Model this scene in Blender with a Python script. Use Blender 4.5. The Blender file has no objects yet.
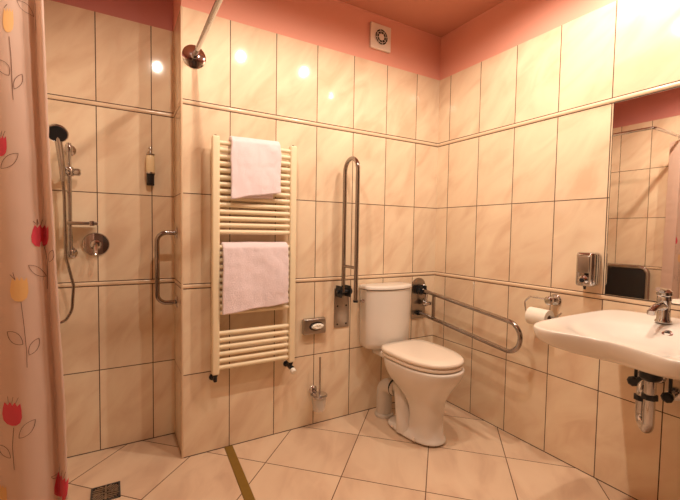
import bpy, bmesh, math, random
from mathutils import Vector, Matrix, noise
random.seed(4)
PI=math.pi
col=bpy.context.scene.collection
# ------------------------------------------------------------------ camera
CP=Vector((-1.9787,-2.0391,1.159)); yaw,pit,rol,FPX=0.5293,-0.0467,0.0164,386.84
fw=Vector((math.sin(yaw)*math.cos(pit),math.cos(yaw)*math.cos(pit),math.sin(pit)))
rt=Vector((math.cos(yaw),-math.sin(yaw),0)); up=rt.cross(fw)
rt2=rt*math.cos(rol)+up*math.sin(rol); up2=-rt*math.sin(rol)+up*math.cos(rol)
cd=bpy.data.cameras.new('camera'); cd.sensor_fit='HORIZONTAL'; cd.sensor_width=36; cd.lens=FPX/680*36; cd.clip_start=.02
co=bpy.data.objects.new('camera',cd); col.objects.link(co)
m=Matrix((rt2,up2,-fw)).transposed().to_4x4(); m.translation=CP; co.matrix_world=m
bpy.context.scene.camera=co
vs=bpy.context.scene.view_settings
vs.view_transform='Standard'; vs.look='None'; vs.gamma=1; vs.exposure=0.0; vs.use_curve_mapping=False

# ------------------------------------------------------------------ materials
def newmat(n):
    mt=bpy.data.materials.new(n); mt.use_nodes=True; nt=mt.node_tree
    return mt,nt,nt.nodes['Principled BSDF']
class N:
    def __init__(s,nt): s.nt=nt
    def math(s,op,a,b=None,c=None):
        n=s.nt.nodes.new('ShaderNodeMath'); n.operation=op
        for i,v in enumerate((a,b,c)):
            if v is None: continue
            if isinstance(v,(int,float)): n.inputs[i].default_value=v
            else: s.nt.links.new(v,n.inputs[i])
        return n.outputs[0]
    def node(s,t,**k):
        n=s.nt.nodes.new(t)
        for a,b in k.items(): setattr(n,a,b)
        return n
    def link(s,a,b): s.nt.links.new(a,b)
    def ramp(s,fac,stops):
        n=s.node('ShaderNodeValToRGB'); e=n.color_ramp.elements
        while len(e)<len(stops): e.new(.5)
        for i,(p,c) in enumerate(stops): e[i].position=p; e[i].color=(*c,1)
        s.link(fac,n.inputs[0]); return n.outputs[0]
    def mix(s,f,a,b):
        n=s.node('ShaderNodeMix',data_type='RGBA')
        for i,v in ((0,f),(6,a),(7,b)):
            if isinstance(v,(int,float)): n.inputs[i].default_value=v
            elif isinstance(v,tuple): n.inputs[i].default_value=(*v,1)
            else: s.link(v,n.inputs[i])
        return n.outputs[2]
def plain(n,c,rough=.5,metal=0,spec=.5,noise_amt=.04,scale=30,bump=0,coat=0,sss=0,sheen=0,trans=0,ior=1.45):
    mt,nt,b=newmat(n); k=N(nt)
    tc=k.node('ShaderNodeTexCoord'); nz=k.node('ShaderNodeTexNoise'); nz.inputs['Scale'].default_value=scale; nz.inputs['Detail'].default_value=4
    k.link(tc.outputs['Object'],nz.inputs['Vector'])
    lo=tuple(max(0,x*(1-noise_amt)) for x in c); hi=tuple(min(1,x*(1+noise_amt)) for x in c)
    k.link(k.mix(nz.outputs[0],lo,hi),b.inputs['Base Color'])
    b.inputs['Roughness'].default_value=rough; b.inputs['Metallic'].default_value=metal
    b.inputs['Specular IOR Level'].default_value=spec; b.inputs['Coat Weight'].default_value=coat
    b.inputs['Sheen Weight'].default_value=sheen; b.inputs['Transmission Weight'].default_value=trans; b.inputs['IOR'].default_value=ior
    if bump:
        bp=k.node('ShaderNodeBump'); bp.inputs['Strength'].default_value=bump; bp.inputs['Distance'].default_value=.004
        k.link(nz.outputs[0],bp.inputs['Height']); k.link(bp.outputs[0],b.inputs['Normal'])
    return mt
TW=.25
Z1,Z2,Z3,Z4,Z5,ZC=.4258,.8859,1.3371,1.7923,2.2279,2.5185
BH=.024
ZL=[Z1,Z2,Z2-BH,Z3,Z4,Z4-BH]
GROUT=(.075,.03,.014)
CREAMS=[(.30,(.73,.52,.355)),(.5,(.81,.625,.445)),(.72,(.86,.70,.505))]
def marble(k,pos,idv,creams,scale=1.0):
    # soft diagonal cloudy veins, shifted from tile to tile
    add=k.node('ShaderNodeVectorMath',operation='MULTIPLY_ADD'); k.link(idv,add.inputs[0]); add.inputs[1].default_value=(3.7,5.3,2.9); k.link(pos,add.inputs[2])
    mr=k.node('ShaderNodeMapping'); k.link(add.outputs[0],mr.inputs[0]); mr.inputs['Rotation'].default_value=(.75,.75,.3)
    mp=k.node('ShaderNodeMapping'); k.link(mr.outputs[0],mp.inputs[0]); mp.inputs['Scale'].default_value=(3.6*scale,3.6*scale,11*scale)
    nz=k.node('ShaderNodeTexNoise'); nz.inputs['Scale'].default_value=1.0; nz.inputs['Detail'].default_value=5; nz.inputs['Roughness'].default_value=.5; nz.inputs['Distortion'].default_value=.7
    k.link(mp.outputs[0],nz.inputs['Vector'])
    return k.ramp(nz.outputs[0],creams)
def finish_tile(k,b,colr,mask,idv,rough,groutc=GROUT):
    # faint fine clouding over the whole glaze
    wn=k.node('ShaderNodeTexWhiteNoise',noise_dimensions='3D'); k.link(idv,wn.inputs['Vector'])
    v=k.math('MULTIPLY_ADD',wn.outputs['Value'],.07,.965)
    hs=k.node('ShaderNodeHueSaturation'); k.link(colr,hs.inputs['Color']); k.link(v,hs.inputs['Value'])
    k.link(k.mix(mask,hs.outputs[0],groutc),b.inputs['Base Color'])
    k.link(k.math('MULTIPLY_ADD',mask,.6,rough),b.inputs['Roughness'])
    bp=k.node('ShaderNodeBump'); bp.inputs['Strength'].default_value=.6; bp.inputs['Distance'].default_value=.002; bp.invert=True
    k.link(mask,bp.inputs['Height']); k.link(bp.outputs[0],b.inputs['Normal'])
def tile_mat(name,axis,off,half=.0021,ZL=ZL):
    mt,nt,b=newmat(name); k=N(nt)
    g=k.node('ShaderNodeNewGeometry'); sp=k.node('ShaderNodeSeparateXYZ'); k.link(g.outputs['Position'],sp.inputs[0])
    u=sp.outputs[axis]; z=sp.outputs[2]
    mm=k.math('DIVIDE',k.math('SUBTRACT',u,off),TW)
    d=k.math('MULTIPLY',k.math('ABSOLUTE',k.math('SUBTRACT',mm,k.math('ROUND',mm))),TW)
    mask=k.math('MAXIMUM',k.math('LESS_THAN',d,half),k.math('LESS_THAN',z,.0045)); cnt=None
    for zz in ZL:
        mask=k.math('MAXIMUM',mask,k.math('LESS_THAN',k.math('ABSOLUTE',k.math('SUBTRACT',z,zz)),half))
        gt=k.math('GREATER_THAN',z,zz); cnt=gt if cnt is None else k.math('ADD',cnt,gt)
    cb=k.node('ShaderNodeCombineXYZ'); k.link(k.math('FLOOR',mm),cb.inputs[0]); k.link(cnt,cb.inputs[1]); cb.inputs[2].default_value=axis*3+off
    finish_tile(k,b,marble(k,g.outputs['Position'],cb.outputs[0],CREAMS),mask,cb.outputs[0],.065)
    b.inputs['Specular IOR Level'].default_value=.45
    return mt
def floor_mat():
    mt,nt,b=newmat('floor_tiles'); k=N(nt)
    g=k.node('ShaderNodeNewGeometry'); sp=k.node('ShaderNodeSeparateXYZ'); k.link(g.outputs['Position'],sp.inputs[0])
    S=.554; ms=[]
    for op,o in (('ADD',1.016),('SUBTRACT',.546)):
        s=k.math(op,sp.outputs[0],sp.outputs[1]); mm=k.math('DIVIDE',k.math('ADD',s,o),S); ms.append(mm)
    dd=[k.math('MULTIPLY',k.math('ABSOLUTE',k.math('SUBTRACT',q,k.math('ROUND',q))),S) for q in ms]
    mask=k.math('LESS_THAN',k.math('MINIMUM',dd[0],dd[1]),.0032)
    cb=k.node('ShaderNodeCombineXYZ'); k.link(k.math('FLOOR',ms[0]),cb.inputs[0]); k.link(k.math('FLOOR',ms[1]),cb.inputs[1])
    c=marble(k,g.outputs['Position'],cb.outputs[0],[(.28,(.62,.42,.29)),(.52,(.74,.54,.38)),(.78,(.79,.60,.43))],.8)
    finish_tile(k,b,c,mask,cb.outputs[0],.28,(.16,.08,.045))
    return mt
M={}
M['paint']=plain('salmon_paint',(.80,.37,.28),.75,noise_amt=.03,scale=6)
M['salmon_dark']=plain('darker_salmon',(.58,.225,.20),.75,noise_amt=.03,scale=6)  # deeper tone of the wall colour, on alcove and left wall
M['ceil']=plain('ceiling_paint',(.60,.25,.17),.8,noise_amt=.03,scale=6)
M['border']=plain('border_glaze',(.78,.58,.40),.16,noise_amt=.08,scale=9)
M['rearp']=plain('rear_wall_bounce_dark',(.22,.12,.08),.6,noise_amt=.05,scale=6)  # unseen rear wall, kept dark to lower bounce and give chrome contrast
M['trim']=plain('corner_profile',(.70,.50,.33),.35)
M['chrome']=plain('chrome',(.56,.55,.56),.07,metal=1,noise_amt=.02)
M['steel']=plain('brushed_steel',(.42,.37,.33),.28,metal=1,noise_amt=.08,scale=60)
M['tube']=plain('stainless_tube',(.36,.32,.30),.13,metal=1,noise_amt=.04)
M['ceramic']=plain('white_ceramic',(.77,.70,.63),.2,coat=.3,noise_amt=.01)
M['seatp']=plain('white_plastic',(.86,.74,.62),.22,noise_amt=.01)
M['pipep']=plain('grey_plastic_pipe',(.62,.54,.46),.4)
M['rubber']=plain('black_rubber',(.02,.02,.02),.6)
M['black']=plain('black_plastic',(.012,.014,.018),.35)
M['navy']=plain('dark_spray_face',(.010,.014,.022),.3)
M['enamel']=plain('cream_enamel',(.86,.72,.50),.28,noise_amt=.01)
M['whitep']=plain('white_knob',(.85,.80,.72),.3)
M['towel']=plain('pink_terry',(.90,.755,.80),.95,noise_amt=.06,scale=260,bump=.9,sheen=.4)
M['paper']=plain('toilet_paper',(.86,.80,.70),.9,noise_amt=.03,bump=.2)
M['card']=plain('cardboard',(.25,.16,.10),.9)
M['fan']=plain('fan_plastic',(.84,.72,.62),.35)
M['dark']=plain('dark_recess',(.03,.022,.018),.8)
M['brass']=plain('brass_strip',(.26,.15,.025),.42,metal=.25,noise_amt=.1,scale=40)
M['iron']=plain('drain_metal',(.10,.10,.10),.45,metal=.7,noise_amt=.2,scale=80)
M['amber']=plain('amber_soap',(.84,.68,.42),.15,noise_amt=.05,coat=.4)
M['seatblk']=plain('dark_seat_pad',(.02,.018,.018),.22,noise_amt=.1)
M['mirror']=plain('mirror_glass',(.93,.91,.88),.015,metal=1,noise_amt=0)
M['glass']=plain('clear_glass',(.95,.95,.95),.08,trans=1,ior=1.45,noise_amt=0)
M['frost']=plain('frosted_glass',(.85,.78,.7),.3,noise_amt=0); M['frost'].node_tree.nodes['Principled BSDF'].inputs['Alpha'].default_value=.3
M['bristle']=plain('brush_bristles',(.75,.7,.65),.9,bump=.5,scale=200)
M['floor']=floor_mat()
M['tb']=tile_mat('back_wall_tiles',0,-.2049)
M['tr']=tile_mat('right_wall_tiles',1,-.1056)
M['ta']=tile_mat('alcove_tiles',0,-1.7995)
M['tret']=tile_mat('return_tiles',1,.245)
M['tl']=tile_mat('left_wall_tiles',1,-.114,ZL=[Z1,Z2,Z2-BH,Z3,Z4])
M['door']=plain('added_door_dark',(.06,.03,.018),.4)
def curtain_mat(n,c,trl):
    mt,nt,b=newmat(n); k=N(nt)
    out=nt.nodes['Material Output']; tr=k.node('ShaderNodeBsdfTranslucent'); mx=k.node('ShaderNodeMixShader'); mx.inputs[0].default_value=trl
    tc=k.node('ShaderNodeTexCoord'); nz=k.node('ShaderNodeTexNoise'); nz.inputs['Scale'].default_value=14; k.link(tc.outputs['Object'],nz.inputs['Vector'])
    cc=k.mix(nz.outputs[0],tuple(x*.96 for x in c),tuple(min(1,x*1.04) for x in c))
    k.link(cc,b.inputs['Base Color']); k.link(cc,tr.inputs[0]); b.inputs['Roughness'].default_value=.42; b.inputs['Sheen Weight'].default_value=.2
    k.link(b.outputs[0],mx.inputs[1]); k.link(tr.outputs[0],mx.inputs[2]); k.link(mx.outputs[0],out.inputs[0])
    return mt
M['curtain']=curtain_mat('curtain_satin',(.74,.54,.45),.3)
M['tred']=curtain_mat('tulip_red',(.74,.055,.10),.15)
M['tyel']=curtain_mat('tulip_orange',(.90,.54,.22),.2)
M['ink']=curtain_mat('stem_ink',(.14,.045,.02),.1)
def emis(n,c,s):
    mt,nt,b=newmat(n); b.inputs['Base Color'].default_value=(*c,1); b.inputs['Emission Color'].default_value=(*c,1); b.inputs['Emission Strength'].default_value=s; return mt
M['lamp']=emis('lamp_glow',(1,.85,.65),35)

# ------------------------------------------------------------------ mesh helpers
def obj(name,bm,mat,parent=None,smooth=40,mods=()):
    bmesh.ops.remove_doubles(bm,verts=bm.verts,dist=1e-6)
    bmesh.ops.recalc_face_normals(bm,faces=bm.faces)
    me=bpy.data.meshes.new(name); bm.to_mesh(me); bm.free()
    for mm in (mat if isinstance(mat,(list,tuple)) else [mat]): me.materials.append(M[mm])
    if smooth:
        for p in me.polygons: p.use_smooth=True
        me.set_sharp_from_angle(angle=math.radians(smooth))
    o=bpy.data.objects.new(name,me); col.objects.link(o)
    if parent: o.parent=parent; o.matrix_parent_inverse=Matrix.Translation(-Vector(parent.location))
    for kind,kw in mods:
        md=o.modifiers.new(kind.lower(),kind)
        for a,v in kw.items(): setattr(md,a,v)
    return o
def tag(o,label,cat,group=None,kind=None):
    if label: o['label']=label
    if cat: o['category']=cat
    if group: o['group']=group
    if kind: o['kind']=kind
    return o
def thing(name,label,cat,loc,group=None):
    o=bpy.data.objects.new(name,None); o.empty_display_size=.05; col.objects.link(o); o.location=loc
    return tag(o,label,cat,group)
def B(): return bmesh.new()
def box(bm,x0,x1,y0,y1,z0,z1,bev=0,seg=2,mi=0):
    r=bmesh.ops.create_cube(bm,size=1); v=r['verts']
    for q in v: q.co=Vector(((x0+x1)/2+q.co.x*(x1-x0),(y0+y1)/2+q.co.y*(y1-y0),(z0+z1)/2+q.co.z*(z1-z0)))
    fs={f for q in v for f in q.link_faces}
    for f in fs: f.material_index=mi
    if bev:
        es={e for q in v for e in q.link_edges}
        bmesh.ops.bevel(bm,geom=list(es)+list(v),offset=bev,segments=seg,profile=.6,affect='EDGES',clamp_overlap=True)
    return bm
def loft(bm,rings,cap0=True,cap1=True,closed=True):
    vs_=[[bm.verts.new(p) for p in r] for r in rings]; n=len(rings[0])
    for a,b in zip(vs_,vs_[1:]):
        for i in range(n if closed else n-1):
            j=(i+1)%n; bm.faces.new((a[i],a[j],b[j],b[i]))
    if cap0: bm.faces.new(vs_[0][::-1])
    if cap1: bm.faces.new(vs_[-1])
    return vs_
def frame(t):
    t=t.normalized(); a=Vector((0,0,1)) if abs(t.z)<.9 else Vector((1,0,0))
    u=t.cross(a).normalized(); return u,t.cross(u).normalized()
def tube(bm,pts,r,seg=16,cap=True,closed=False):
    pts=[Vector(p) for p in pts]; n=len(pts); rings=[]; u=None
    rs=r if isinstance(r,(list,tuple)) else [r]*n
    for i,p in enumerate(pts):
        if closed: t=(pts[(i+1)%n]-pts[i-1])
        else: t=(pts[min(i+1,n-1)]-pts[max(i-1,0)])
        t.normalize()
        if u is None: u,_=frame(t)
        u=(u-t*u.dot(t)).normalized(); w=t.cross(u)
        rings.append([p+(u*math.cos(2*PI*k/seg)+w*math.sin(2*PI*k/seg))*rs[i] for k in range(seg)])
    if closed: rings.append(rings[0])
    loft(bm,rings,cap and not closed,cap and not closed); return bm
def rnd(pts,rad,n=8):
    pts=[Vector(p) for p in pts]; out=[pts[0]]
    for a,b,c in zip(pts,pts[1:],pts[2:]):
        d1=(a-b); d2=(c-b); ang=d1.angle(d2); L=min(rad/math.tan(ang/2),d1.length*.499,d2.length*.499)
        p=b+d1.normalized()*L; q=b+d2.normalized()*L; R_=L*math.tan(ang/2)
        bis=(d1.normalized()+d2.normalized()).normalized(); cen=b+bis*(R_/math.sin(ang/2))
        v1=p-cen; v2=q-cen; th=v1.angle(v2)
        for i in range(n+1):
            f=i/n; out.append(cen+(v1*math.sin((1-f)*th)+v2*math.sin(f*th))/math.sin(th))
    out.append(pts[-1]); return out
def lathe(bm,prof,org,axis,seg=32,cap0=True,cap1=True):
    """prof: list of (radius, distance along axis)"""
    org=Vector(org); ax=Vector(axis).normalized(); u,w=frame(ax)
    loft(bm,[[org+ax*h+(u*math.cos(2*PI*k/seg)+w*math.sin(2*PI*k/seg))*max(r,1e-5) for k in range(seg)] for r,h in prof],cap0,cap1)
    return bm
def disc(org,axis,r,t,bev=.002,seg=32):
    return lathe(B(),[(r*.0+r-bev*0,0),(r,t-bev),(r-bev,t)],org,axis,seg)

# ------------------------------------------------------------------ the room
XL,YA,XP,YR=-2.32,.2803,-1.6902,-3.3
def wall(name,faces,mats):
    bm=B()
    for q,mi in faces:
        f=bm.faces.new([bm.verts.new(p) for p in q]); f.material_index=mi
    bmesh.ops.remove_doubles(bm,verts=bm.verts,dist=1e-6)
    o=obj(name,bm,mats,smooth=0); o['kind']='structure'; return o
def wallbox(name,x0,x1,y0,y1,mats,zs=(0,Z5,ZC)):
    bm=B(); box(bm,x0,x1,y0,y1,zs[0],zs[1],mi=0); box(bm,x0,x1,y0,y1,zs[1],zs[2],mi=len(mats)-1)
    me=bpy.data.meshes.new(name); bm.to_mesh(me); bm.free()
    for q in mats: me.materials.append(M[q])
    o=bpy.data.objects.new(name,me); col.objects.link(o); o['kind']='structure'; return o
def simple_box_struct(name,x0,x1,y0,y1,z0,z1,mat):
    o=obj(name,box(B(),x0,x1,y0,y1,z0,z1),mat,smooth=0); o['kind']='structure'; return o
T=.12
# back wall: a block whose end face is the return into the shower recess
ob=wallbox('wall_back',XP,T,0,YA+T,['tb','tret','paint'])
for p in ob.data.polygons:
    if p.normal.x<-.5 and p.center.z<Z5: p.material_index=1
wallbox('wall_alcove',XL-T,XP,YA,YA+T,['ta','salmon_dark'])
wallbox('wall_right',0,T,YR,0,['tr','paint'])
wallbox('wall_left',XL-T,XL,YR,YA,['tl','salmon_dark'])
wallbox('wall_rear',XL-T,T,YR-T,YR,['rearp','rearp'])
simple_box_struct('floor',XL-T,T,YR-T,YA+T,-.1,0,'floor')
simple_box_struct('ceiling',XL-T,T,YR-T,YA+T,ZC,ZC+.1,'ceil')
# added door behind the camera, dark to cut bounce and deepen chrome reflections
dr=bpy.data.objects.new('added_door_1',None); dr.location=(-1.1,YR,0); col.objects.link(dr); dr['kind']='structure'
obj('added_door_leaf',box(B(),-1.60,-.60,YR+.002,YR+.035,.01,2.03,.004),'door',dr)
bm=B(); box(bm,-1.67,-1.60,YR+.002,YR+.045,0,2.1); box(bm,-.60,-.53,YR+.002,YR+.045,0,2.1); box(bm,-1.67,-.53,YR+.002,YR+.045,2.03,2.1)
obj('added_door_frame',bm,'door',dr)
obj('added_door_handle',tube(B(),rnd([(-.75,YR+.036,1.0),(-.75,YR+.08,1.0),(-.87,YR+.08,1.0)],.012),.009),'chrome',dr)
# listello border: a glazed half-round course between the tile rows
def border(name,p0,p1,nrm,z):
    p0=Vector(p0);p1=Vector(p1);n=Vector(nrm); prof=[]
    h=BH-.004
    for i in range(11):
        a=PI*i/10; prof.append((-.001+.0050*math.sin(a),-math.cos(a)*h/2))
    prof=[(-.003,-h/2)]+prof+[(-.003,h/2)]
    bm=B(); rings=[[Vector((q.x,q.y,0))+n*d+Vector((0,0,z-BH/2+e)) for d,e in prof] for q in (p0,p1)]
    loft(bm,rings); o=obj(name,bm,'border'); o['kind']='structure'
i=1
for z in (Z2,Z4):
    border('trim_%d'%i,(XP,0,0),(0,0,0),(0,-1,0),z)
    border('trim_%d'%(i+1),(0,YR,0),(0,0,0),(-1,0,0),z)
    border('trim_%d'%(i+2),(XL,YA,0),(XP,YA,0),(0,-1,0),z)
    border('trim_%d'%(i+3),(XP,0,0),(XP,YA,0),(-1,0,0),z)
    if z==Z2: border('trim_%d'%(i+4),(XL,YR,0),(XL,YA,0),(1,0,0),z)
    i+=5
# corner profile on the arris of the shower recess
o=obj('trim_11',tube(B(),[(XP+.0015,.0015,0),(XP+.0015,.0015,Z5)],.0055,12),'trim'); o['kind']='structure'
# pale seam where wall paint meets the ceiling
for nm,a in (('trim_12',(XP,0,-.006,0)),('trim_13',(-.006,0,YR,-.006))):
    o=obj(nm,box(B(),a[0],a[1],a[2],a[3],ZC-.008,ZC,.002),'paint'); o['kind']='structure'

# ------------------------------------------------------------------ downlights
LX=[(-1.66,-.96),(-1.13,-.96),(-.60,-.96),(-.13,-1.34)]
LBL=['recessed ceiling spotlight over the shower side, first of the row','recessed ceiling spotlight in the middle of the row','recessed ceiling spotlight in the row in front of the toilet','recessed ceiling spotlight above the washbasin and mirror']
ENER=[33,31,34,44]
for (x,y),lb,en in zip(LX,LBL,ENER):
    t=thing('ceiling_spotlight',lb,'ceiling light',(x,y,ZC),'recessed ceiling spotlights')
    obj('trim_ring',lathe(B(),[(.020,0),(.020,.004),(.028,.006),(.042,.003),(.042,0)],(x,y,ZC),(0,0,-1),32,False,False),'chrome',t)
    obj('lamp',lathe(B(),[(.020,0),(.019,.0035)],(x,y,ZC-.0005),(0,0,-1),32),'lamp',t)
    ld=bpy.data.lights.new('spot',type='SPOT'); ld.energy=en; ld.color=(1,.86,.69); ld.spot_size=math.radians(172 if en<40 else 150); ld.spot_blend=.45 if en<40 else 1; ld.shadow_soft_size=.018
    lo=bpy.data.objects.new('spot_light',ld); lo.location=(x,y,ZC-.035); col.objects.link(lo); lo.visible_glossy=False; lo.visible_glossy=True

# ------------------------------------------------------------------ heated towel rail
RZ=[1.590-.0339*i for i in range(14)]+[1.073-.0332*i for i in range(11)]+[.636-.0352*i for i in range(6)]
t=thing('towel_radiator','cream enamel ladder towel radiator on the tiled back wall','radiator',(-1.335,0,.43))
for x0,x1 in ((-1.561,-1.525),(-1.150,-1.114)):
    obj('side_rail',box(B(),x0,x1,-.085,-.050,.43,1.62,.008,3),'enamel',t)
for z in RZ: obj('bar',tube(B(),[(-1.532,-.066,z),(-1.143,-.066,z)],.0118,14),'enamel',t)
for x in (-1.543,-1.132):
    for z in (1.51,.52):
        obj('wall_bracket',lathe(B(),[(.008,0),(.008,.035),(.014,.036),(.014,.052)],(x,-.001,z),(0,-1,0),16),'enamel',t)
bm=B(); lathe(bm,[(.012,0),(.012,.012),(.009,.014),(.009,.04)],(-1.543,-.067,.432),(0,0,-1),16); tube(bm,rnd([(-1.543,-.067,.405),(-1.543,-.067,.395),(-1.543,-.001,.395)],.006),.008,12); lathe(bm,[(.018,0),(.016,.006)],(-1.543,-.001,.395),(0,-1,0),20)
obj('return_valve',bm,'black',t)
bm=B(); lathe(bm,[(.012,0),(.012,.012),(.009,.014),(.009,.035)],(-1.132,-.067,.432),(0,0,-1),16); lathe(bm,[(.013,-.02),(.013,.02)],(-1.132,-.067,.40),(0,1,0),16); tube(bm,[(-1.132,-.067,.40),(-1.132,-.001,.40)],.008,12); lathe(bm,[(.018,0),(.016,.006)],(-1.132,-.001,.40),(0,-1,0),20)
vv=obj('supply_valve',bm,'black',t)
obj('valve_knob',lathe(B(),[(.010,0),(.015,.004),(.016,.02),(.012,.026)],(-1.132,-.086,.395),(.1,-1,-.55),20),'whitep',vv)
obj('air_vent',lathe(B(),[(.006,0),(.006,.006)],(-1.543,-.067,1.619),(0,0,1),12),'dark',t)
obj('air_vent',lathe(B(),[(.006,0),(.006,.006)],(-1.132,-.067,1.619),(0,0,1),12),'dark',t)

# ------------------------------------------------------------------ towels
def towel(name,label,x0,x1,prof,thick,fold,seed,skew=0.0):
    """prof: (y,z) polyline draped over the bar; thick cloth with rounded edges"""
    prof=[Vector((0,a,b)) for a,b in prof]
    pts=[]
    for a,b in zip(prof,prof[1:]):
        n=max(1,int((b-a).length/.012))
        for i in range(n): pts.append(a.lerp(b,i/n))
    pts.append(prof[-1]); nx=34; bm=B(); rows=[]
    for j,p in enumerate(pts):
        s=j/(len(pts)-1); row=[]
        for i in range(nx+1):
            f=i/nx; x=x0+(x1-x0)*f
            nz=noise.noise(Vector((x*9+seed,p.z*7,p.y*3)))
            n2=noise.noise(Vector((x*28+seed,p.z*22,1)))
            n3=noise.noise(Vector((x*60+seed,p.z*55,4))); yy=p.y-(.007*nz+.0035*n2+.0016*n3) - fold*math.exp(-((f-.55-.05*s)/.06)**2)*max(0,s-.45)
            zz=p.z+.006*noise.noise(Vector((x*12,seed,3)))*(1 if s in(0,1) else .3)+skew*(f-.5)*max(0,(s-.3)/.7)
            xx=x+.004*noise.noise(Vector((seed,p.z*14,f)))+ (.0 if s<.5 else (.5-f)*-.006*s)
            row.append(bm.verts.new((xx,yy,zz)))
        rows.append(row)
    for a,b in zip(rows,rows[1:]):
        for i in range(nx): bm.faces.new((a[i],a[i+1],b[i+1],b[i]))
    o=obj(name,bm,'towel',smooth=180,mods=(('SOLIDIFY',dict(thickness=thick,offset=0)),('BEVEL',dict(width=thick*.45,segments=3,limit_method='ANGLE')),('SUBSURF',dict(levels=1,render_levels=1))))
    return tag(o,label,'towel')
t1=[(-.040,1.46),(-.040,1.60),(-.048,1.617),(-.066,1.622),(-.086,1.617),(-.098,1.600),(-.101,1.50),(-.103,1.335)]
towel('folded_towel','pink folded terry towel over the top bars of the towel radiator',-1.475,-1.218,t1,.022,.004,1.3,.045)
bm=B(); loft(bm,[[Vector((x,-.083+dy,1.326+dz+.05*(x+1.34)*.6)) for x in [ -1.44+.19*k/12 for k in range(13)] ]+[Vector((x,-.083+dy+.010,1.326+dz+.05*(x+1.34)*.6)) for x in [ -1.25-.19*k/12 for k in range(13)]] for dy,dz in ((0,0),(-.003,.004),(-.003,.10),(0,.104))])
t1o=bpy.data.objects['folded_towel']; obj('inner_fold',bm,'towel',t1o,smooth=60)
t2=[(-.040,.93),(-.040,1.055),(-.048,1.086),(-.066,1.091),(-.085,1.086),(-.096,1.070),(-.098,.95),(-.100,.752)]
towel('folded_towel','larger pink terry towel on the middle bars, lower of the two towels',-1.512,-1.168,t2,.018,-.006,7.7,.03)

# ------------------------------------------------------------------ exhaust fan
t=thing('exhaust_fan','square cream exhaust fan high on the pink wall under the ceiling','fan',(-.522,0,2.38))
obj('housing',box(B(),-.600,-.446,-.018,-.0005,2.303,2.457,.005,3),'fan',t)
obj('dark_opening',lathe(B(),[(.048,0),(.048,.0015)],(-.522,-.0178,2.38),(0,-1,0),36),'dark',t)
bm=B()
for r in (.0475,.035): 
    tube(bm,[(-.522+r*math.cos(a),-.021,2.38+r*math.sin(a)) for a in [2*PI*k/40 for k in range(40)]],.0015,8,closed=True)
for k in range(8):
    a=2*PI*k/8+.2; tube(bm,[(-.522+.016*math.cos(a),-.021,2.38+.016*math.sin(a)),(-.522+.047*math.cos(a),-.021,2.38+.047*math.sin(a))],.0013,6)
obj('grille',bm,'fan',t)
obj('hub',lathe(B(),[(.020,0),(.020,.004),(.016,.006)],(-.522,-.018,2.38),(0,-1,0),28),'fan',t)

# ------------------------------------------------------------------ folded-up grab rail left of the toilet
def screw(p,ax,r=.006,parent=None,mat='dark'):
    return obj('screw',lathe(B(),[(r,0),(r*.8,.003)],p,ax,12),mat,parent)
t=thing('grab_rail','steel hinged grab rail folded upright on the wall beside the toilet tank','grab rail',(-.77,0,.57))
bm=B(); box(bm,-.822,-.716,-.006,-.0005,.570,.815,.0025)
obj('wall_plate',bm,'steel',t)
for x in (-.800,-.738):
    for z in (.592,.705): screw((x,-.006,z),(0,-1,0),.006,t)
bm=B(); box(bm,-.815,-.806,-.07,-.005,.765,.835,.004); box(bm,-.752,-.743,-.07,-.005,.765,.835,.004)
tube(bm,[(-.83,-.045,.80),(-.73,-.045,.80)],.011,16); lathe(bm,[(.019,0),(.019,.012)],(-.743,-.045,.80),(1,0,0),20); lathe(bm,[(.019,0),(.019,.012)],(-.806,-.045,.80),(-1,0,0),20)
obj('hinge',bm,'black',t)
xr=-.785
obj('rail',tube(B(),rnd([(xr,-.045,.80),(xr,-.045,1.585),(xr,-.185,1.585),(xr,-.185,.765)],.0695,12),.0125,18),'tube',t)
obj('cross_brace',tube(B(),[(xr,-.055,.955),(xr,-.175,.955)],.009,12),'tube',t)
obj('end_cap',lathe(B(),[(.0145,0),(.0145,.012)],(xr,-.185,.757),(0,0,1),18),'black',t)

# ------------------------------------------------------------------ lowered grab rail right of the toilet
t=thing('grab_rail','steel hinged grab rail lowered beside the toilet along the right wall','grab rail',(-.15,0,.56))
bm=B(); pts=[]
for k in range(17):
    a=PI*k/16; pts.append((-.15+.062*math.cos(a),.788+.062*math.sin(a)))
pts=[(-.088,.565)]+pts+[(-.212,.565)]
loft(bm,[[Vector((x,-.0005,z)) for x,z in pts],[Vector((x,-.007,z)) for x,z in pts]])
obj('wall_plate',bm,'steel',t,smooth=30)
for x,z in ((-.105,.60),(-.105,.70),(-.195,.60)): screw((x,-.006,z),(0,-1,0),.005,t)
bm=B(); box(bm,-.172,-.164,-.065,-.006,.74,.80,.004); box(bm,-.136,-.128,-.065,-.006,.74,.80,.004)
tube(bm,[(-.185,-.04,.768),(-.115,-.04,.768)],.013,16)
obj('hinge',bm,'black',t)
bm=B(); tube(bm,rnd([(-.118,-.02,.80),(-.118,-.055,.75),(-.118,-.045,.68)],.02),.010,12); lathe(bm,[(.020,0),(.022,.02),(.016,.03)],(-.118,-.03,.675),(.3,-1,0),20); tube(bm,[(-.15,-.05,.672),(-.07,-.05,.672)],.007,10); lathe(bm,[(.013,0),(.013,.018)],(-.085,-.05,.672),(1,0,0),16)
obj('locking_lever',bm,'chrome',t)
rp=rnd([(-.15,-.03,.770),(-.15,-.800,.686),(-.15,-.785,.524),(-.15,-.012,.608)],.078,14)
obj('rail',tube(B(),rp,.0125,18),'tube',t)
obj('cross_brace',box(B(),-.158,-.142,-.165,-.145,.60,.756,.003),'tube',t)
obj('rest_stop',box(B(),-.165,-.135,-.03,-.006,.592,.622,.003),'black',t)

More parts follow.
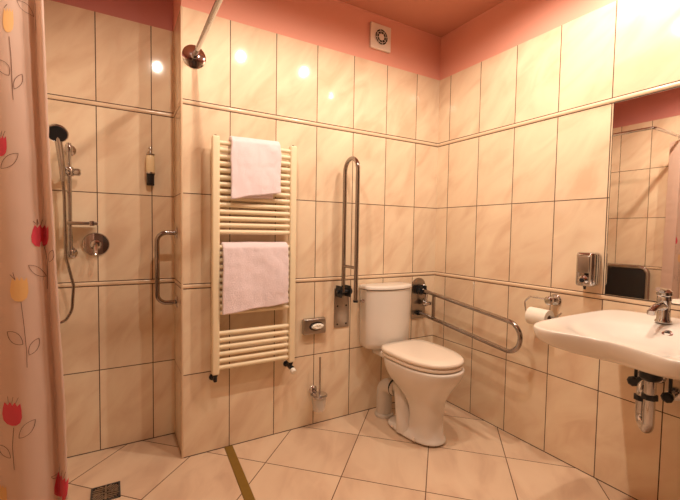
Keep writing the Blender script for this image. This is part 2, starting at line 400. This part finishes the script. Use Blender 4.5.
# ------------------------------------------------------------------ tissue dispenser, toilet brush
t=thing('tissue_dispenser','small metal tissue dispenser on the back wall left of the grab rail','dispenser',(-.965,0,.555))
obj('case',box(B(),-1.037,-.893,-.035,-.0005,.557,.650,.010,3),'steel',t)
bm=B(); loft(bm,[[Vector((-.958+.047*math.cos(2*PI*k/28),-.0345-dy,.605+.026*math.sin(2*PI*k/28))) for k in range(28)] for dy in (0,.002)])
obj('slot',bm,'dark',t)
bm=B(); rings=[]
for s,dy in ((1,0),(.92,.006),(.6,.011),(.2,.008)):
    rings.append([Vector((-.950+.040*s*math.cos(2*PI*k/28)*(1+.12*math.sin(3*k)),-.036-dy-.002*math.sin(k*1.7),.603+.018*s*math.sin(2*PI*k/28))) for k in range(28)])
loft(bm,rings); tag(obj('tissue',bm,'paper'),'crumpled white tissue poking out of the metal dispenser slot','tissue')
t=thing('brush_holder','chrome wall holder with a frosted cup for the toilet brush','brush holder',(-.955,0,.11))
obj('wall_mount',lathe(B(),[(.024,0),(.026,.006),(.018,.016),(.010,.02)],(-.960,-.0005,.215),(0,-1,0),28),'chrome',t)
bm=B(); tube(bm,[(-.952+.046*math.cos(2*PI*k/36),-.068+.046*math.sin(2*PI*k/36),.205) for k in range(36)],.0045,8,closed=True); tube(bm,[(-.960,-.016,.215),(-.957,-.026,.207)],.006,10)
obj('ring',bm,'chrome',t)
obj('cup',lathe(B(),[(.028,0),(.036,.006),(.043,.07),(.046,.095),(.043,.095),(.040,.07),(.033,.010),(.0,.008)],(-.952,-.068,.112),(0,0,1),32,True,False),'frost',t)
t=thing('toilet_brush','toilet brush with thin steel handle standing in the wall cup','toilet brush',(-.948,-.068,.13))
obj('handle',tube(B(),[(-.948,-.068,.20),(-.948,-.068,.428)],.006,14),'steel',t)
obj('lid_cap',lathe(B(),[(.042,0),(.040,.006),(.012,.014)],(-.948,-.068,.206),(0,0,1),28),'chrome',t)
obj('bristles',lathe(B(),[(.012,0),(.026,.006),(.026,.06),(.01,.066)],(-.948,-.068,.126),(0,0,1),20),'bristle',t)

# ------------------------------------------------------------------ toilet
TX=-.458
def egg(z,yb,yf,hw,n=40,pw=2.3,back=.75,cx=TX):
    """plan outline, rounded front, squarer back"""
    ym=yb-(yb-yf)*.42; out=[]
    for k in range(n):
        a=2*PI*k/n; c,s=math.cos(a),math.sin(a)
        if s<0: # front half: ellipse
            e=2/2.3; x=hw*math.copysign(abs(c)**e,c); y=ym+(ym-yf)*(-abs(s)**e)
        else:
            e=2/4.6; x=hw*math.copysign(abs(c)**e,c)*(1-(1-back)*s*s); y=ym+(yb-ym)*abs(s)**e
        out.append(Vector((cx+x,y,z)))
    return out
t=thing('toilet','white floor-standing toilet with closed lid in the corner','toilet',(TX,-.35,0))
bm=B()
loft(bm,[egg(0,-.17,-.560,.118,back=.6),egg(.018,-.17,-.562,.119,back=.6),egg(.032,-.20,-.553,.106,back=.6),egg(.05,-.32,-.545,.084),egg(.10,-.36,-.538,.079),egg(.17,-.36,-.538,.082),egg(.24,-.33,-.546,.098),egg(.30,-.25,-.580,.138),egg(.345,-.21,-.615,.162),egg(.385,-.19,-.642,.174),egg(.42,-.185,-.652,.178),egg(.432,-.185,-.650,.176),egg(.434,-.20,-.64,.165)])
bowl=obj('bowl',bm,'ceramic',t,smooth=60,mods=(('SUBSURF',dict(levels=1,render_levels=2)),))
bm=B(); box(bm,TX-.10,TX+.10,-.24,-.03,.385,.428,.018,4); obj('tank_shelf',bm,'ceramic',t,smooth=60)
bm=B()
for sg in (-1,1): tube(bm,[(TX+sg*.004,-.165,.200),(TX+sg*.018,-.215,.215),(TX+sg*.040,-.265,.222),(TX+sg*.060,-.300,.185),(TX+sg*.072,-.325,.12),(TX+sg*.076,-.340,.06),(TX+sg*.076,-.345,.015)],[.040,.043,.045,.046,.046,.047,.05],24)
obj('trapway',bm,'ceramic',t,smooth=60)
for x,y in ((-.112,-.285),(-.108,-.46)): obj('bolt_cap',lathe(B(),[(.010,0),(.010,.006),(.006,.011)],(TX+x,y,.022),(0,0,1),16),'seatp',t)
PX=TX-.045
bm=B(); tube(bm,rnd([(PX,-.105,.004),(PX,-.105,.195),(TX-.018,-.19,.200)],.075,12),.050,24); lathe(bm,[(.060,0),(.060,.012),(.054,.02)],(PX,-.105,.002),(0,0,1),28)
p=obj('waste_pipe',bm,'pipep',t,smooth=60)
bm=B(); tube(bm,[(TX-.018+.051*math.cos(2*PI*k/30),-.180,.202+.051*math.sin(2*PI*k/30)) for k in range(30)],.006,8,closed=True)
obj('gasket',bm,'rubber',p)
loftm=B(); loft(loftm,[egg(.439,-.185,-.638,.172,back=.95),egg(.443,-.182,-.642,.175,back=.95),egg(.453,-.182,-.642,.175,back=.95),egg(.457,-.185,-.638,.172,back=.95)])
obj('seat',loftm,'seatp',t,smooth=60)
bm=B(); loft(bm,[egg(.462,-.178,-.640,.172,back=.95),egg(.466,-.174,-.645,.177,back=.95),egg(.479,-.174,-.645,.177,back=.95),egg(.486,-.180,-.635,.169,back=.95),egg(.489,-.22,-.57,.125,back=.95),egg(.490,-.33,-.46,.05,back=.95)])
obj('lid',bm,'seatp',t,smooth=60)
for sx in (-1,1): obj('seat_hinge',tube(B(),[(TX+sx*.075-.02,-.172,.458),(TX+sx*.075+.02,-.172,.458)],.010,12),'seatp',t)
def dshape(z,hw,yf,yb=-.012,sag=.045,n=18,rc=.018,cx=TX-.017):
    """flat back, bowed front, rounded front corners"""
    out=[]
    for k in range(n+1):
        f=k/n*2-1; ye=yf+sag*abs(f)**2.2
        x=hw*math.sin(f*PI/2)**1 if False else hw*f
        out.append(Vector((cx+x,ye,z)))
    # round the front corners
    out[0]=Vector((cx-hw,yf+sag+rc,z)); out[-1]=Vector((cx+hw,yf+sag+rc,z))
    out.insert(1,Vector((cx-hw*.992,yf+sag+rc*.35,z))); out.insert(len(out)-1,Vector((cx+hw*.992,yf+sag+rc*.35,z)))
    out+= [Vector((cx+hw,yb-.008,z)),Vector((cx+hw-.006,yb,z)),Vector((cx-hw+.006,yb,z)),Vector((cx-hw,yb-.008,z))]
    return out
bm=B(); loft(bm,[dshape(.431,.125,-.110,sag=.04),dshape(.434,.148,-.135,sag=.045),dshape(.446,.163,-.150,sag=.05),dshape(.475,.169,-.158,sag=.055),dshape(.60,.171,-.162,sag=.058),dshape(.804,.173,-.165,sag=.060)])
tk=obj('tank',bm,'ceramic',t,smooth=50)
bm=B(); loft(bm,[dshape(.808,.174,-.167,sag=.06),dshape(.811,.179,-.172,sag=.061),dshape(.821,.179,-.172,sag=.061),dshape(.829,.174,-.166,sag=.06),dshape(.832,.155,-.145,sag=.055)])
obj('tank_lid',bm,'ceramic',tk,smooth=50)
obj('flush_lever',lathe(B(),[(.012,0),(.013,.006),(.009,.014),(.011,.022),(.006,.026)],(TX-.187,-.06,.735),(-1,0,0),20),'chrome',tk)

# ------------------------------------------------------------------ toilet paper
t=thing('paper_holder','chrome toilet paper holder with bent wire arm on the right wall','paper holder',(0,-.88,.83))
bm=B(); lathe(bm,[(.028,0),(.030,.006),(.026,.012),(.012,.016),(.012,.05),(.022,.052),(.022,.066),(.014,.074)],(-.0005,-.885,.825),(-1,0,0),28)
obj('rosette',bm,'chrome',t)
obj('wire_arm',tube(B(),rnd([(-.055,-.885,.830),(-.055,-.775,.830),(-.068,-.755,.80),(-.068,-.765,.745),(-.068,-.93,.745),(-.068,-.955,.775)],.018,8),.0042,10),'chrome',t)
bm=B(); prof=[(.045,0),(.045,.105),(.018,.105),(.018,0)]
lathe(bm,prof+[prof[0]],(-.068,-.79,.733),(0,-1,0),40,False,False)
r=tag(obj('toilet_paper_roll',bm,'paper'),'white toilet paper roll on the chrome wire holder','toilet paper')
obj('cardboard_core',lathe(B(),[(.0185,0),(.0185,.106),(.0165,.106),(.0165,0),(.0185,0)],(-.068,-.7895,.733),(0,-1,0),30,False,False),'card',r)
obj('hanging_sheet',box(B(),-.026,-.0245,-.893,-.792,.66,.73,.0005),'paper',r)

# ------------------------------------------------------------------ soap dispenser
t=thing('soap_dispenser','chrome wall soap dispenser between the paper holder and the mirror','soap dispenser',(0,-1.055,.92))
bm=B(); box(bm,-.078,-.0005,-1.094,-1.016,.922,1.082,.016,4); obj('body',bm,'chrome',t,smooth=60)
bm=B(); box(bm,-.084,-.070,-1.083,-1.027,.985,1.066,.006,3); obj('front_panel',bm,'steel',t,smooth=60)
bm=B(); lathe(bm,[(.021,0),(.022,.010),(.014,.018)],(-.076,-1.058,.952),(-1,0,0),24); bt=obj('push_button',bm,'chrome',t)
obj('button_centre',lathe(B(),[(.010,0),(.009,.003)],(-.0938,-1.058,.952),(-1,0,0),20),'navy',bt)
obj('nozzle',lathe(B(),[(.007,0),(.005,.014)],(-.062,-1.055,.922),(0,0,-1),14),'black',t)

# ------------------------------------------------------------------ mirror
t=thing('wall_mirror','large frameless mirror on the right wall above the washbasin','mirror',(0,-1.5,Z2))
obj('mirror_pane',box(B(),-.006,-.0005,-1.95,-1.117,Z2+.003,Z4-BH-.003,.001,1),'mirror',t,smooth=20)
obj('dark_backing',box(B(),-.0045,-.0003,-1.952,-1.115,Z2+.001,Z4-BH-.001),'dark',t,smooth=20)

# ------------------------------------------------------------------ washbasin
BY,BZ=-1.435,.83
def bout(s,z,n=64,x_in=0.0):
    """basin outline scaled towards bowl centre"""
    out=[]
    cx,cy=-.40,BY
    for k in range(n):
        a=2*PI*k/n; c,q=math.cos(a),math.sin(a)
        e=2/6.0
        xx=.35*math.copysign(abs(c)**e,c); Y=.282*math.copysign(abs(q)**e,q)
        X=-.35+xx
        if xx<0:   # gently concave front between two forward lobes
            g=min(1,abs(Y)/.20); g=g*g*(3-2*g)
            X=-.35+xx*(.288+.066*g)/.35
            Y*=1-.05*max(0,(-X-.30)/.40)**2
        out.append((X,Y))
    res=[]
    for X,Y in out:
        res.append(Vector((cx+(X-cx)*s,cy+Y*s,z)))
    return res
def bowlring(s,z,n=64,cx=-.385,hx=.222,hy=.235):
    res=[]
    for k in range(n):
        a=2*PI*k/n; c,q=math.cos(a),math.sin(a); e=2/2.6
        x=hx*math.copysign(abs(c)**e,c); y=hy*math.copysign(abs(q)**e,q)
        res.append(Vector((cx+x*s,BY+y*s,z)))
    return res
def lerpring(a,b,f,z): return [Vector((p.x*(1-f)+q.x*f,p.y*(1-f)+q.y*f,z)) for p,q in zip(a,b)]
o1=bout(1,0); bw=bowlring(1,0); bw1=bowlring(.97,0)
t=thing('washbasin','wide shallow white washbasin fixed to the right wall under the mirror','washbasin',(0,BY,.75))
bm=B()
rings=[bowlring(.10,.736),bowlring(.45,.737),bowlring(.75,.741),lerpring(o1,bowlring(1.0,0),.5,.762),bout(.94,.781),bout(.975,.791),bout(1,.815),bout(1,.826),bout(.992,.832),bout(.975,.833),
 lerpring(o1,bw,.5,.826),lerpring(o1,bw,.85,.820),bowlring(.96,.814),bowlring(.88,.803),bowlring(.76,.788),bowlring(.58,.771),bowlring(.35,.761),bowlring(.10,.758)]
for r_ in rings:
    for v in r_: v.x=min(v.x,-.001)
loft(bm,rings)
obj('basin',bm,'ceramic',t,smooth=70,mods=(('SUBSURF',dict(levels=1,render_levels=1)),))
obj('overflow_ring',lathe(B(),[(.010,0),(.017,0),(.017,.003),(.010,.004)],(-.196,BY+.010,.7975),(-1,0,1.2),28,False,False),'chrome',t)
obj('overflow_hole',lathe(B(),[(.0105,0),(.0105,.002)],(-.196,BY+.010,.797),(-1,0,1.2),24),'dark',t)

# faucet
FX,FY=-.118,-1.382
t=thing('faucet','chrome single-lever mixer tap on the back ledge of the washbasin','faucet',(FX,FY,BZ))
bm=B(); lathe(bm,[(.027,0),(.027,.006),(.022,.012),(.021,.06),(.023,.085),(.023,.10),(.019,.108)],(FX,FY,.826),(0,0,1),32)
obj('body',bm,'chrome',t)
bm=B(); tube(bm,[(FX,FY,.885),(FX-.04,FY,.893),(FX-.085,FY,.887),(FX-.112,FY,.874)],[.017,.015,.013,.012],20); lathe(bm,[(.013,0),(.013,.016),(.011,.018)],(FX-.108,FY,.882),(0,0,-1),20)
obj('spout',bm,'chrome',t)
bm=B(); lathe(bm,[(.022,0),(.026,.005),(.025,.018),(.014,.026)],(FX,FY,.930),(-.12,0,1),28); tube(bm,[(FX,FY,.945),(FX-.03,FY,.953),(FX-.062,FY,.960)],[.014,.010,.008],14)
obj('lever',bm,'chrome',t)

# trap and valves under the basin
t=thing('sink_trap','chrome and black drain trap hanging below the washbasin','drain trap',(-.27,-1.41,.43))
DX,DY=-.262,-1.405
obj('collar',lathe(B(),[(.050,0),(.050,.04),(.036,.05),(.036,.10),(.026,.11)],(DX,DY,.738),(0,0,-1),28),'black',t)
obj('u_bend',tube(B(),rnd([(DX,DY,.63),(DX,DY,.430),(DX+.078,DY+.055,.430),(DX+.078,DY+.055,.575),(-.002,DY+.075,.575)],.040,10),.0185,18),'chrome',t)
for x,y,z,ax in ((DX,DY,.555,(0,0,1)),(DX+.078,DY+.055,.515,(0,0,1)),(DX+.105,DY+.062,.575,(1,.2,0))):
    obj('slip_nut',lathe(B(),[(.022,0),(.027,.002),(.027,.018),(.022,.020)],(x,y,z),ax,8),'black',t,smooth=20)
obj('wall_flange',lathe(B(),[(.034,0),(.030,.008),(.02,.012)],(-.0005,DY+.075,.575),(-1,0,0),28),'chrome',t)
def angle_valve(y,z,label):
    t=thing('angle_valve',label,'valve',(0,y,z),'angle valves under the washbasin')
    bm=B(); lathe(bm,[(.028,0),(.026,.007),(.012,.01),(.012,.045),(.015,.046),(.015,.062)],(-.0005,y,z),(-1,0,0),24)
    obj('body',bm,'chrome',t)
    obj('handle',lathe(B(),[(.010,0),(.020,.004),(.022,.018),(.014,.024)],(-.062,y,z),(-1,0,0),8),'black',t,smooth=25)
    obj('supply_hose',tube(B(),rnd([(-.053,y,z+.01),(-.053,y,z+.075),(-.085,y-.03*(1 if y>-1.33 else -.2),z+.14),(-.10,FY+(.012 if y>-1.33 else -.012),.745)],.04),.0065,10),'black',t)
angle_valve(-1.275,.545,'black-handled chrome angle valve under the washbasin, left of the trap')
angle_valve(-1.395,.520,'black-handled chrome angle valve under the washbasin, right of the trap')

# ------------------------------------------------------------------ curtain rod and curtain
RZc=2.003; RX=-1.632; RY=-.64
t=thing('curtain_rod','chrome L-shaped shower curtain rod on a round wall flange','curtain rod',(RX,0,RZc))
obj('rod',tube(B(),rnd([(RX,-.001,RZc),(RX-.005,RY,RZc),(XL+.001,RY,RZc)],.03,6),.0115,18),'chrome',t)
obj('wall_flange',lathe(B(),[(.056,0),(.056,.003),(.046,.008),(.016,.012),(.016,.03)],(RX,-.0005,RZc),(0,-1,0),36),'chrome',t)
obj('wall_flange',lathe(B(),[(.056,0),(.056,.003),(.046,.008),(.016,.012),(.016,.03)],(XL+.0005,RY,RZc),(1,0,0),36),'chrome',t)
CY=RY+.0
def cedge(z):  # leading edge of the curtain drifts outward towards the hem
    pts=[(0,-2.100),(.32,-2.106),(.64,-2.110),(1.09,-2.127),(1.455,-2.138),(1.80,-2.144),(2.0,-2.148)]
    for (a,b),(c,d) in zip(pts,pts[1:]):
        if z<=c: return b+(d-b)*(z-a)/(c-a)
    return pts[-1][1]
def csurf(x,z):
    """depth of the cloth at x,z"""
    e=cedge(z); s=e-x           # distance from leading edge
    y=CY+.010*math.sin(s*40+.6*math.sin(z*1.7)+.8)*min(1,s/.05)*(.5+.5*min(1,(2.0-z)/.5+.4))
    y+=.006*math.sin(s*31+1)
    y+=-.014*math.exp(-((s-.006)/.010)**2)+.020*math.exp(-((s-.026)/.006)**2)
    y+=.0025*noise.noise(Vector((s*25,z*16,2)))*math.exp(-s/.05)+.002*noise.noise(Vector((s*12,z*5,5)))
    return y
bm=B(); nz_,nx_=170,78; rows=[]
for j in range(nz_+1):
    z=.04+(1.975-.04)*j/nz_; row=[]; e=cedge(z)+.0015*noise.noise(Vector((0,z*30,9)))
    for i in range(nx_+1):
        if i<=70:
            f=(i/70)**.85; x=(XL+.012)+(e-XL-.012)*f; row.append(bm.verts.new((x,csurf(x,z),z)))
        else:
            g=(i-70)/8; row.append(bm.verts.new((e-.016*g+.003*math.sin(g*PI),csurf(e,z)+.085*g+.004*noise.noise(Vector((g*3,z*9,4))),z)))
    rows.append(row)
for a,b in zip(rows,rows[1:]):
    for i in range(nx_): bm.faces.new((a[i],a[i+1],b[i+1],b[i]))
# prints: pixel positions read off the photo become x,z on the cloth
def cpx(u,v):
    d=fw+rt2*((u-340)/FPX)-up2*((v-250)/FPX); tt=(CY-CP.y)/d.y; p=CP+d*tt; return p.x,p.z
def onc(x,z,off): return Vector((x,csurf(x,z)+off,z))
def fillpoly(poly,mi,off=.0012):
    poly=[cpx(*q) for q in poly]; cx=sum(p[0] for p in poly)/len(poly); cz=sum(p[1] for p in poly)/len(poly)
    for sg in (-1,1):
        prev=None
        for r in range(0,6):
            f=r/5; ring=[bm.verts.new(onc(cx+(p[0]-cx)*f,cz+(p[1]-cz)*f,sg*off)) for p in poly] if r else None
            if r==1:
                for k in range(len(ring)):
                    pass
                cv=bm.verts.new(onc(cx,cz,sg*off))
                for k in range(len(ring)): 
                    fc=bm.faces.new((cv,ring[k],ring[(k+1)%len(ring)])); fc.material_index=mi
            elif r>1:
                for k in range(len(ring)):
                    fc=bm.faces.new((prev[k],ring[k],ring[(k+1)%len(ring)],prev[(k+1)%len(ring)])); fc.material_index=mi
            prev=ring
def line(pts,w=.0011,mi=3,off=.0014):
    P=[cpx(*q) for q in pts]; Q=[]
    for a,b in zip(P,P[1:]):
        n=max(1,int(math.hypot(b[0]-a[0],b[1]-a[1])/.006))
        for i in range(n): Q.append((a[0]+(b[0]-a[0])*i/n,a[1]+(b[1]-a[1])*i/n))
    Q.append(P[-1])
    for sg in (-1,1):
        prev=None
        for i,(x,z) in enumerate(Q):
            a=Q[max(i-1,0)]; b=Q[min(i+1,len(Q)-1)]; dx,dz=b[0]-a[0],b[1]-a[1]; L=math.hypot(dx,dz) or 1
            nx,nz=-dz/L*w/2,dx/L*w/2
            cur=(bm.verts.new(onc(x+nx,z+nz,sg*off)),bm.verts.new(onc(x-nx,z-nz,sg*off)))
            if prev: fc=bm.faces.new((prev[0],prev[1],cur[1],cur[0])); fc.material_index=mi
            prev=cur
def leaf(x0,y0,x1,y1,bul=.25):
    dx,dy=x1-x0,y1-y0; a=[];b=[]
    for i in range(11):
        f=i/10; w=bul*math.sin(PI*f)**.8; a.append((x0+dx*f-dy*w,y0+dy*f+dx*w)); b.append((x0+dx*f+dy*w,y0+dy*f-dx*w))
    line(a);line(b)
def tulip(cx,cy,w,h,mi,tilt=0):
    shp=[(-.5,.05),(-.46,-.25),(-.38,-.48),(-.22,-.36),(-.10,-.52),(.02,-.36),(.14,-.52),(.27,-.36),(.42,-.50),(.48,-.2),(.5,.1),(.42,.34),(.22,.47),(0,.5),(-.24,.46),(-.43,.32)]
    c,s=math.cos(tilt),math.sin(tilt)
    fillpoly([(cx+(p*c*w-q*s*h),cy+(p*s*w+q*c*h)) for p,q in shp],mi)
    if mi==1:
        for k in (-.3,0,.3): line([(cx+k*w*.6,cy-h*.48),(cx+k*w*.9+1.2,cy-h*.75)],.0009)
tulip(9,22,10,24,2); line([(5,10),(8,6)]); line([(10,38),(12,60),(13,85),(14,101)]); leaf(0,62,10,77,.28); leaf(15,90,22,74,.2)
line([(34,0),(34,14),(34.5,30)]); leaf(17,0,32,12,.2)
tulip(2,147,12,20,1); leaf(2,169,19,154,.22)
tulip(40,236,17,22,1,.1); line([(33,221),(36,224)]); line([(37,219),(38,224)])
line([(43,247),(46,262),(46,290)]); leaf(49,262,53,250,.25); leaf(29,265,45,277,.18)
tulip(20,289,18,24,2); line([(11,274),(16,279)]); line([(14,272),(16,279)]); line([(22,301),(25,325),(27.5,350),(28,366)]); leaf(8,331,24,343,.26); leaf(30,354,39,338,.22)
tulip(12.5,413,21,23,1); line([(14.5,426),(13,445),(15,468)]); leaf(20,436,36,418,.2); leaf(-2,446,11,457,.25)
tulip(61,489,14,25,1,.15); leaf(51,478,60,482,.15)
tulip(1,496,12,20,2)
cu=obj('shower_curtain',bm,['curtain','tred','tyel','ink'],smooth=180)
tag(cu,'pale pink shower curtain with red and orange tulips hanging at the left','shower curtain')
for k in range(6):
    x=-2.29+.027*k; bm=B()
    tube(bm,[(x,RY+.019*math.cos(2*PI*j/24),RZc-.009+.022*math.sin(2*PI*j/24)) for j in range(24)],.0018,8,closed=True)
    tag(obj('curtain_ring',bm,'chrome'),'small curtain ring on the chrome rod above the tulip curtain','curtain ring','curtain rings')

# ------------------------------------------------------------------ shower set on the recess wall
SX,SY=-2.160,.222
t=thing('shower_rail','chrome vertical slide rail with soap shelf in the shower recess','shower rail',(SX,YA,1.03))
obj('rail',tube(B(),[(SX,SY,1.03),(SX,SY,1.56)],.0095,16),'chrome',t)
for z,r in ((1.035,.026),(1.535,.026)):
    bm=B(); lathe(bm,[(r,0),(r,.004),(r*.7,.010),(.012,.014),(.012,.052)],(SX,YA-.0005,z),(0,-1,0),28); lathe(bm,[(.014,-.016),(.016,-.01),(.016,.01),(.014,.016)],(SX,SY,z),(0,0,1),20)
    obj('wall_mount',bm,'chrome',t)
bm=B(); lathe(bm,[(.017,-.022),(.019,-.018),(.019,.018),(.017,.022)],(SX,SY,1.425),(0,0,1),24); lathe(bm,[(.012,0),(.017,.01),(.018,.03),(.013,.036)],(SX+.01,SY,1.425),(1,0,0),20); lathe(bm,[(.016,0),(.018,.02),(.012,.04)],(SX-.008,SY-.005,1.425),(-.25,-1,.1),20)
obj('slider',bm,'chrome',t)
bm=B(); box(bm,SX-.012,SX+.115,SY-.045,SY+.035,1.172,1.188,.004); bm2=obj('soap_shelf',bm,'steel',t)
obj('shelf_clip',box(B(),SX+.080,SX+.100,SY-.052,SY-.044,1.168,1.192,.003),'chrome',bm2)
t=thing('hand_shower','chrome hand shower with dark round spray face on the slide rail','hand shower',(SX-.02,SY-.03,1.4))
HP=Vector((SX-.022,SY-.048,1.43))
top=Vector((SX-.030,SY-.135,1.575))
obj('handle',tube(B(),[HP-Vector((0,-.012,.055)),HP,HP.lerp(top,.45)+Vector((0,.012,.0)),HP.lerp(top,.85)+Vector((0,.006,0)),top+Vector((0,.01,.0))],[.0105,.013,.0145,.014,.017],18),'chrome',t)
ax=Vector((.02,-.80,-.62)).normalized()
hd=obj('head',lathe(B(),[(.012,-.028),(.028,-.020),(.040,-.006),(.042,.004),(.040,.008)],top,ax,36),'chrome',t)
obj('spray_face',lathe(B(),[(.0375,.0075),(.036,.0105)],top,ax,32),'navy',hd)
hz=rnd([HP-Vector((0,-.012,.05)),(SX-.018,SY-.028,1.30),(SX-.016,SY-.028,1.02),(SX+.012,SY-.02,.88),(SX+.004,SY-.02,.76),(SX-.03,SY-.03,.70),(SX-.09,SY-.04,.72),(SX-.10,SY+.02,.95),(-2.255,YA-.03,1.02),(-2.255,YA-.002,1.02)],.09,8)
obj('hose',tube(B(),hz,.0065,12),'tube',t)
MX,MZ=-2.057,1.076
t=thing('shower_mixer','round chrome shower mixer valve on the recess wall below the shelf','shower mixer',(MX,YA,MZ))
obj('cover_plate',lathe(B(),[(.060,0),(.060,.003),(.056,.008),(.030,.011)],(MX,YA-.0005,MZ),(0,-1,0),40),'chrome',t)
bm=B(); lathe(bm,[(.026,0),(.026,.035),(.022,.048),(.012,.052)],(MX,YA-.01,MZ),(0,-1,0),32)
obj('cartridge_cap',bm,'chrome',t)
obj('lever',tube(B(),[(MX,YA-.045,MZ+.006),(MX,YA-.062,MZ-.012),(MX,YA-.085,MZ-.052)],[.014,.012,.009],16),'chrome',t)
# amber soap dispenser
t=thing('shampoo_dispenser','small amber soap dispenser with black base in the shower recess','soap dispenser',(-1.808,YA,1.38))
AX,AY=-1.808,YA-.030
bm=B(); lathe(bm,[(.010,0),(.016,.010),(.019,.05),(.022,.060)],(AX,AY,1.392),(0,0,1),28); box(bm,AX-.018,AX+.018,AY,YA-.0005,1.39,1.44,.003)
obj('base',bm,'black',t)
obj('collar',lathe(B(),[(.0235,0),(.0235,.008)],(AX,AY,1.448),(0,0,1),28),'chrome',t)
obj('bottle',lathe(B(),[(.021,0),(.022,.004),(.022,.078),(.017,.090)],(AX,AY,1.456),(0,0,1),28),'amber',t)
bm=B(); lathe(bm,[(.020,0),(.020,.006),(.008,.010),(.006,.03),(.010,.034),(.008,.042)],(AX,AY,1.547),(0,0,1),24); box(bm,AX-.006,AX+.006,AY,YA-.0005,1.549,1.556,.002)
obj('cap',bm,'steel',t)
# grab bar on the return
t=thing('shower_grab_bar','short curved chrome grab bar on the edge of the shower recess','grab bar',(XP,.17,.76))
GX,GY=XP-.096,.165
obj('bar',tube(B(),rnd([(XP-.002,GY,1.140),(GX,GY,1.140),(GX,GY,.772),(XP-.002,GY,.772)],.078,12),.0115,18),'tube',t)
for z in (1.140,.772): obj('wall_flange',lathe(B(),[(.032,0),(.032,.004),(.024,.008)],(XP-.0005,GY,z),(-1,0,0),28),'chrome',t)
# folded shower seat on the left wall (seen in the mirror)
t=thing('folding_bench','dark fold-up shower seat with chrome frame, seen in the mirror','folding seat',(XL,-.19,.47))
obj('frame',tube(B(),rnd([(XL+.06,-.415,.47),(XL+.06,-.415,.878),(XL+.06,.02,.878),(XL+.06,.02,.47)],.07,10),.018,14),'chrome',t)
obj('pad',box(B(),XL+.048,XL+.066,-.40,.005,.49,.860,.02,4),'seatblk',t)
for y in (-.34,-.035): obj('wall_hinge',box(B(),XL+.0005,XL+.05,y-.025,y+.025,.47,.53,.006),'steel',t)

# ------------------------------------------------------------------ floor drain and brass strip
t=thing('floor_drain','square dark metal floor drain in the shower area','floor drain',(-2.02,-.115,0))
bm=B(); x0,x1,y0,y1=-2.076,-1.964,-.173,-.056
for a in ((x0,x1,y0,y0+.008),(x0,x1,y1-.008,y1),(x0,x0+.008,y0,y1),(x1-.008,x1,y0,y1)): box(bm,*a,.0003,.005,.001)
obj('frame',bm,'iron',t)
obj('recess',box(B(),x0+.006,x1-.006,y0+.006,y1-.006,.0003,.0012),'dark',t)
bm=B()
cx,cy=(x0+x1)/2,(y0+y1)/2
for sx in (-1,1):
    for sy in (-1,1):
        for k in range(5):
            ox,oy=cx+sx*.026,cy+sy*.026; d=(k-2)*.0105; s2=1 if sx*sy>0 else -1
            L=.021-abs(k-2)*.003
            a=Vector((ox+d*.7-L*.7*s2*-1,oy+ -d*.7*(-s2)*-1*-1+0,.003)) if False else None
            dv=Vector((1,s2,0)).normalized(); nv=Vector((-dv.y,dv.x,0))
            p=Vector((ox,oy,.003))+nv*d
            tube(bm,[p-dv*L,p+dv*L],.0026,6)
box(bm,cx-.004,cx+.004,y0+.006,y1-.006,.0008,.0045); box(bm,x0+.006,x1-.006,cy-.004,cy+.004,.0008,.0045)
obj('grate',bm,'steel',t)
bm=B(); a0,a1=Vector((-1.482,-.003,0)),Vector((-1.437,-.003,0)); dd=Vector((-.0245,-.45,0))*4.6
loft(bm,[[a0+Vector((0,0,.0003)),a1+Vector((0,0,.0003)),a1-Vector((.003,0,-.004)),a0+Vector((.003,0,.004))],[a0+dd+Vector((0,0,.0003)),a1+dd+Vector((0,0,.0003)),a1+dd-Vector((.003,0,-.004)),a0+dd+Vector((.003,0,.004))]])
tag(obj('threshold_strip',bm,'brass'),'brass-coloured metal strip running across the floor from the radiator wall','floor strip')

# ------------------------------------------------------------------ world
w=bpy.data.worlds.new('world'); bpy.context.scene.world=w; w.use_nodes=True
w.node_tree.nodes['Background'].inputs[0].default_value=(.05,.04,.03,1); w.node_tree.nodes['Background'].inputs[1].default_value=.2
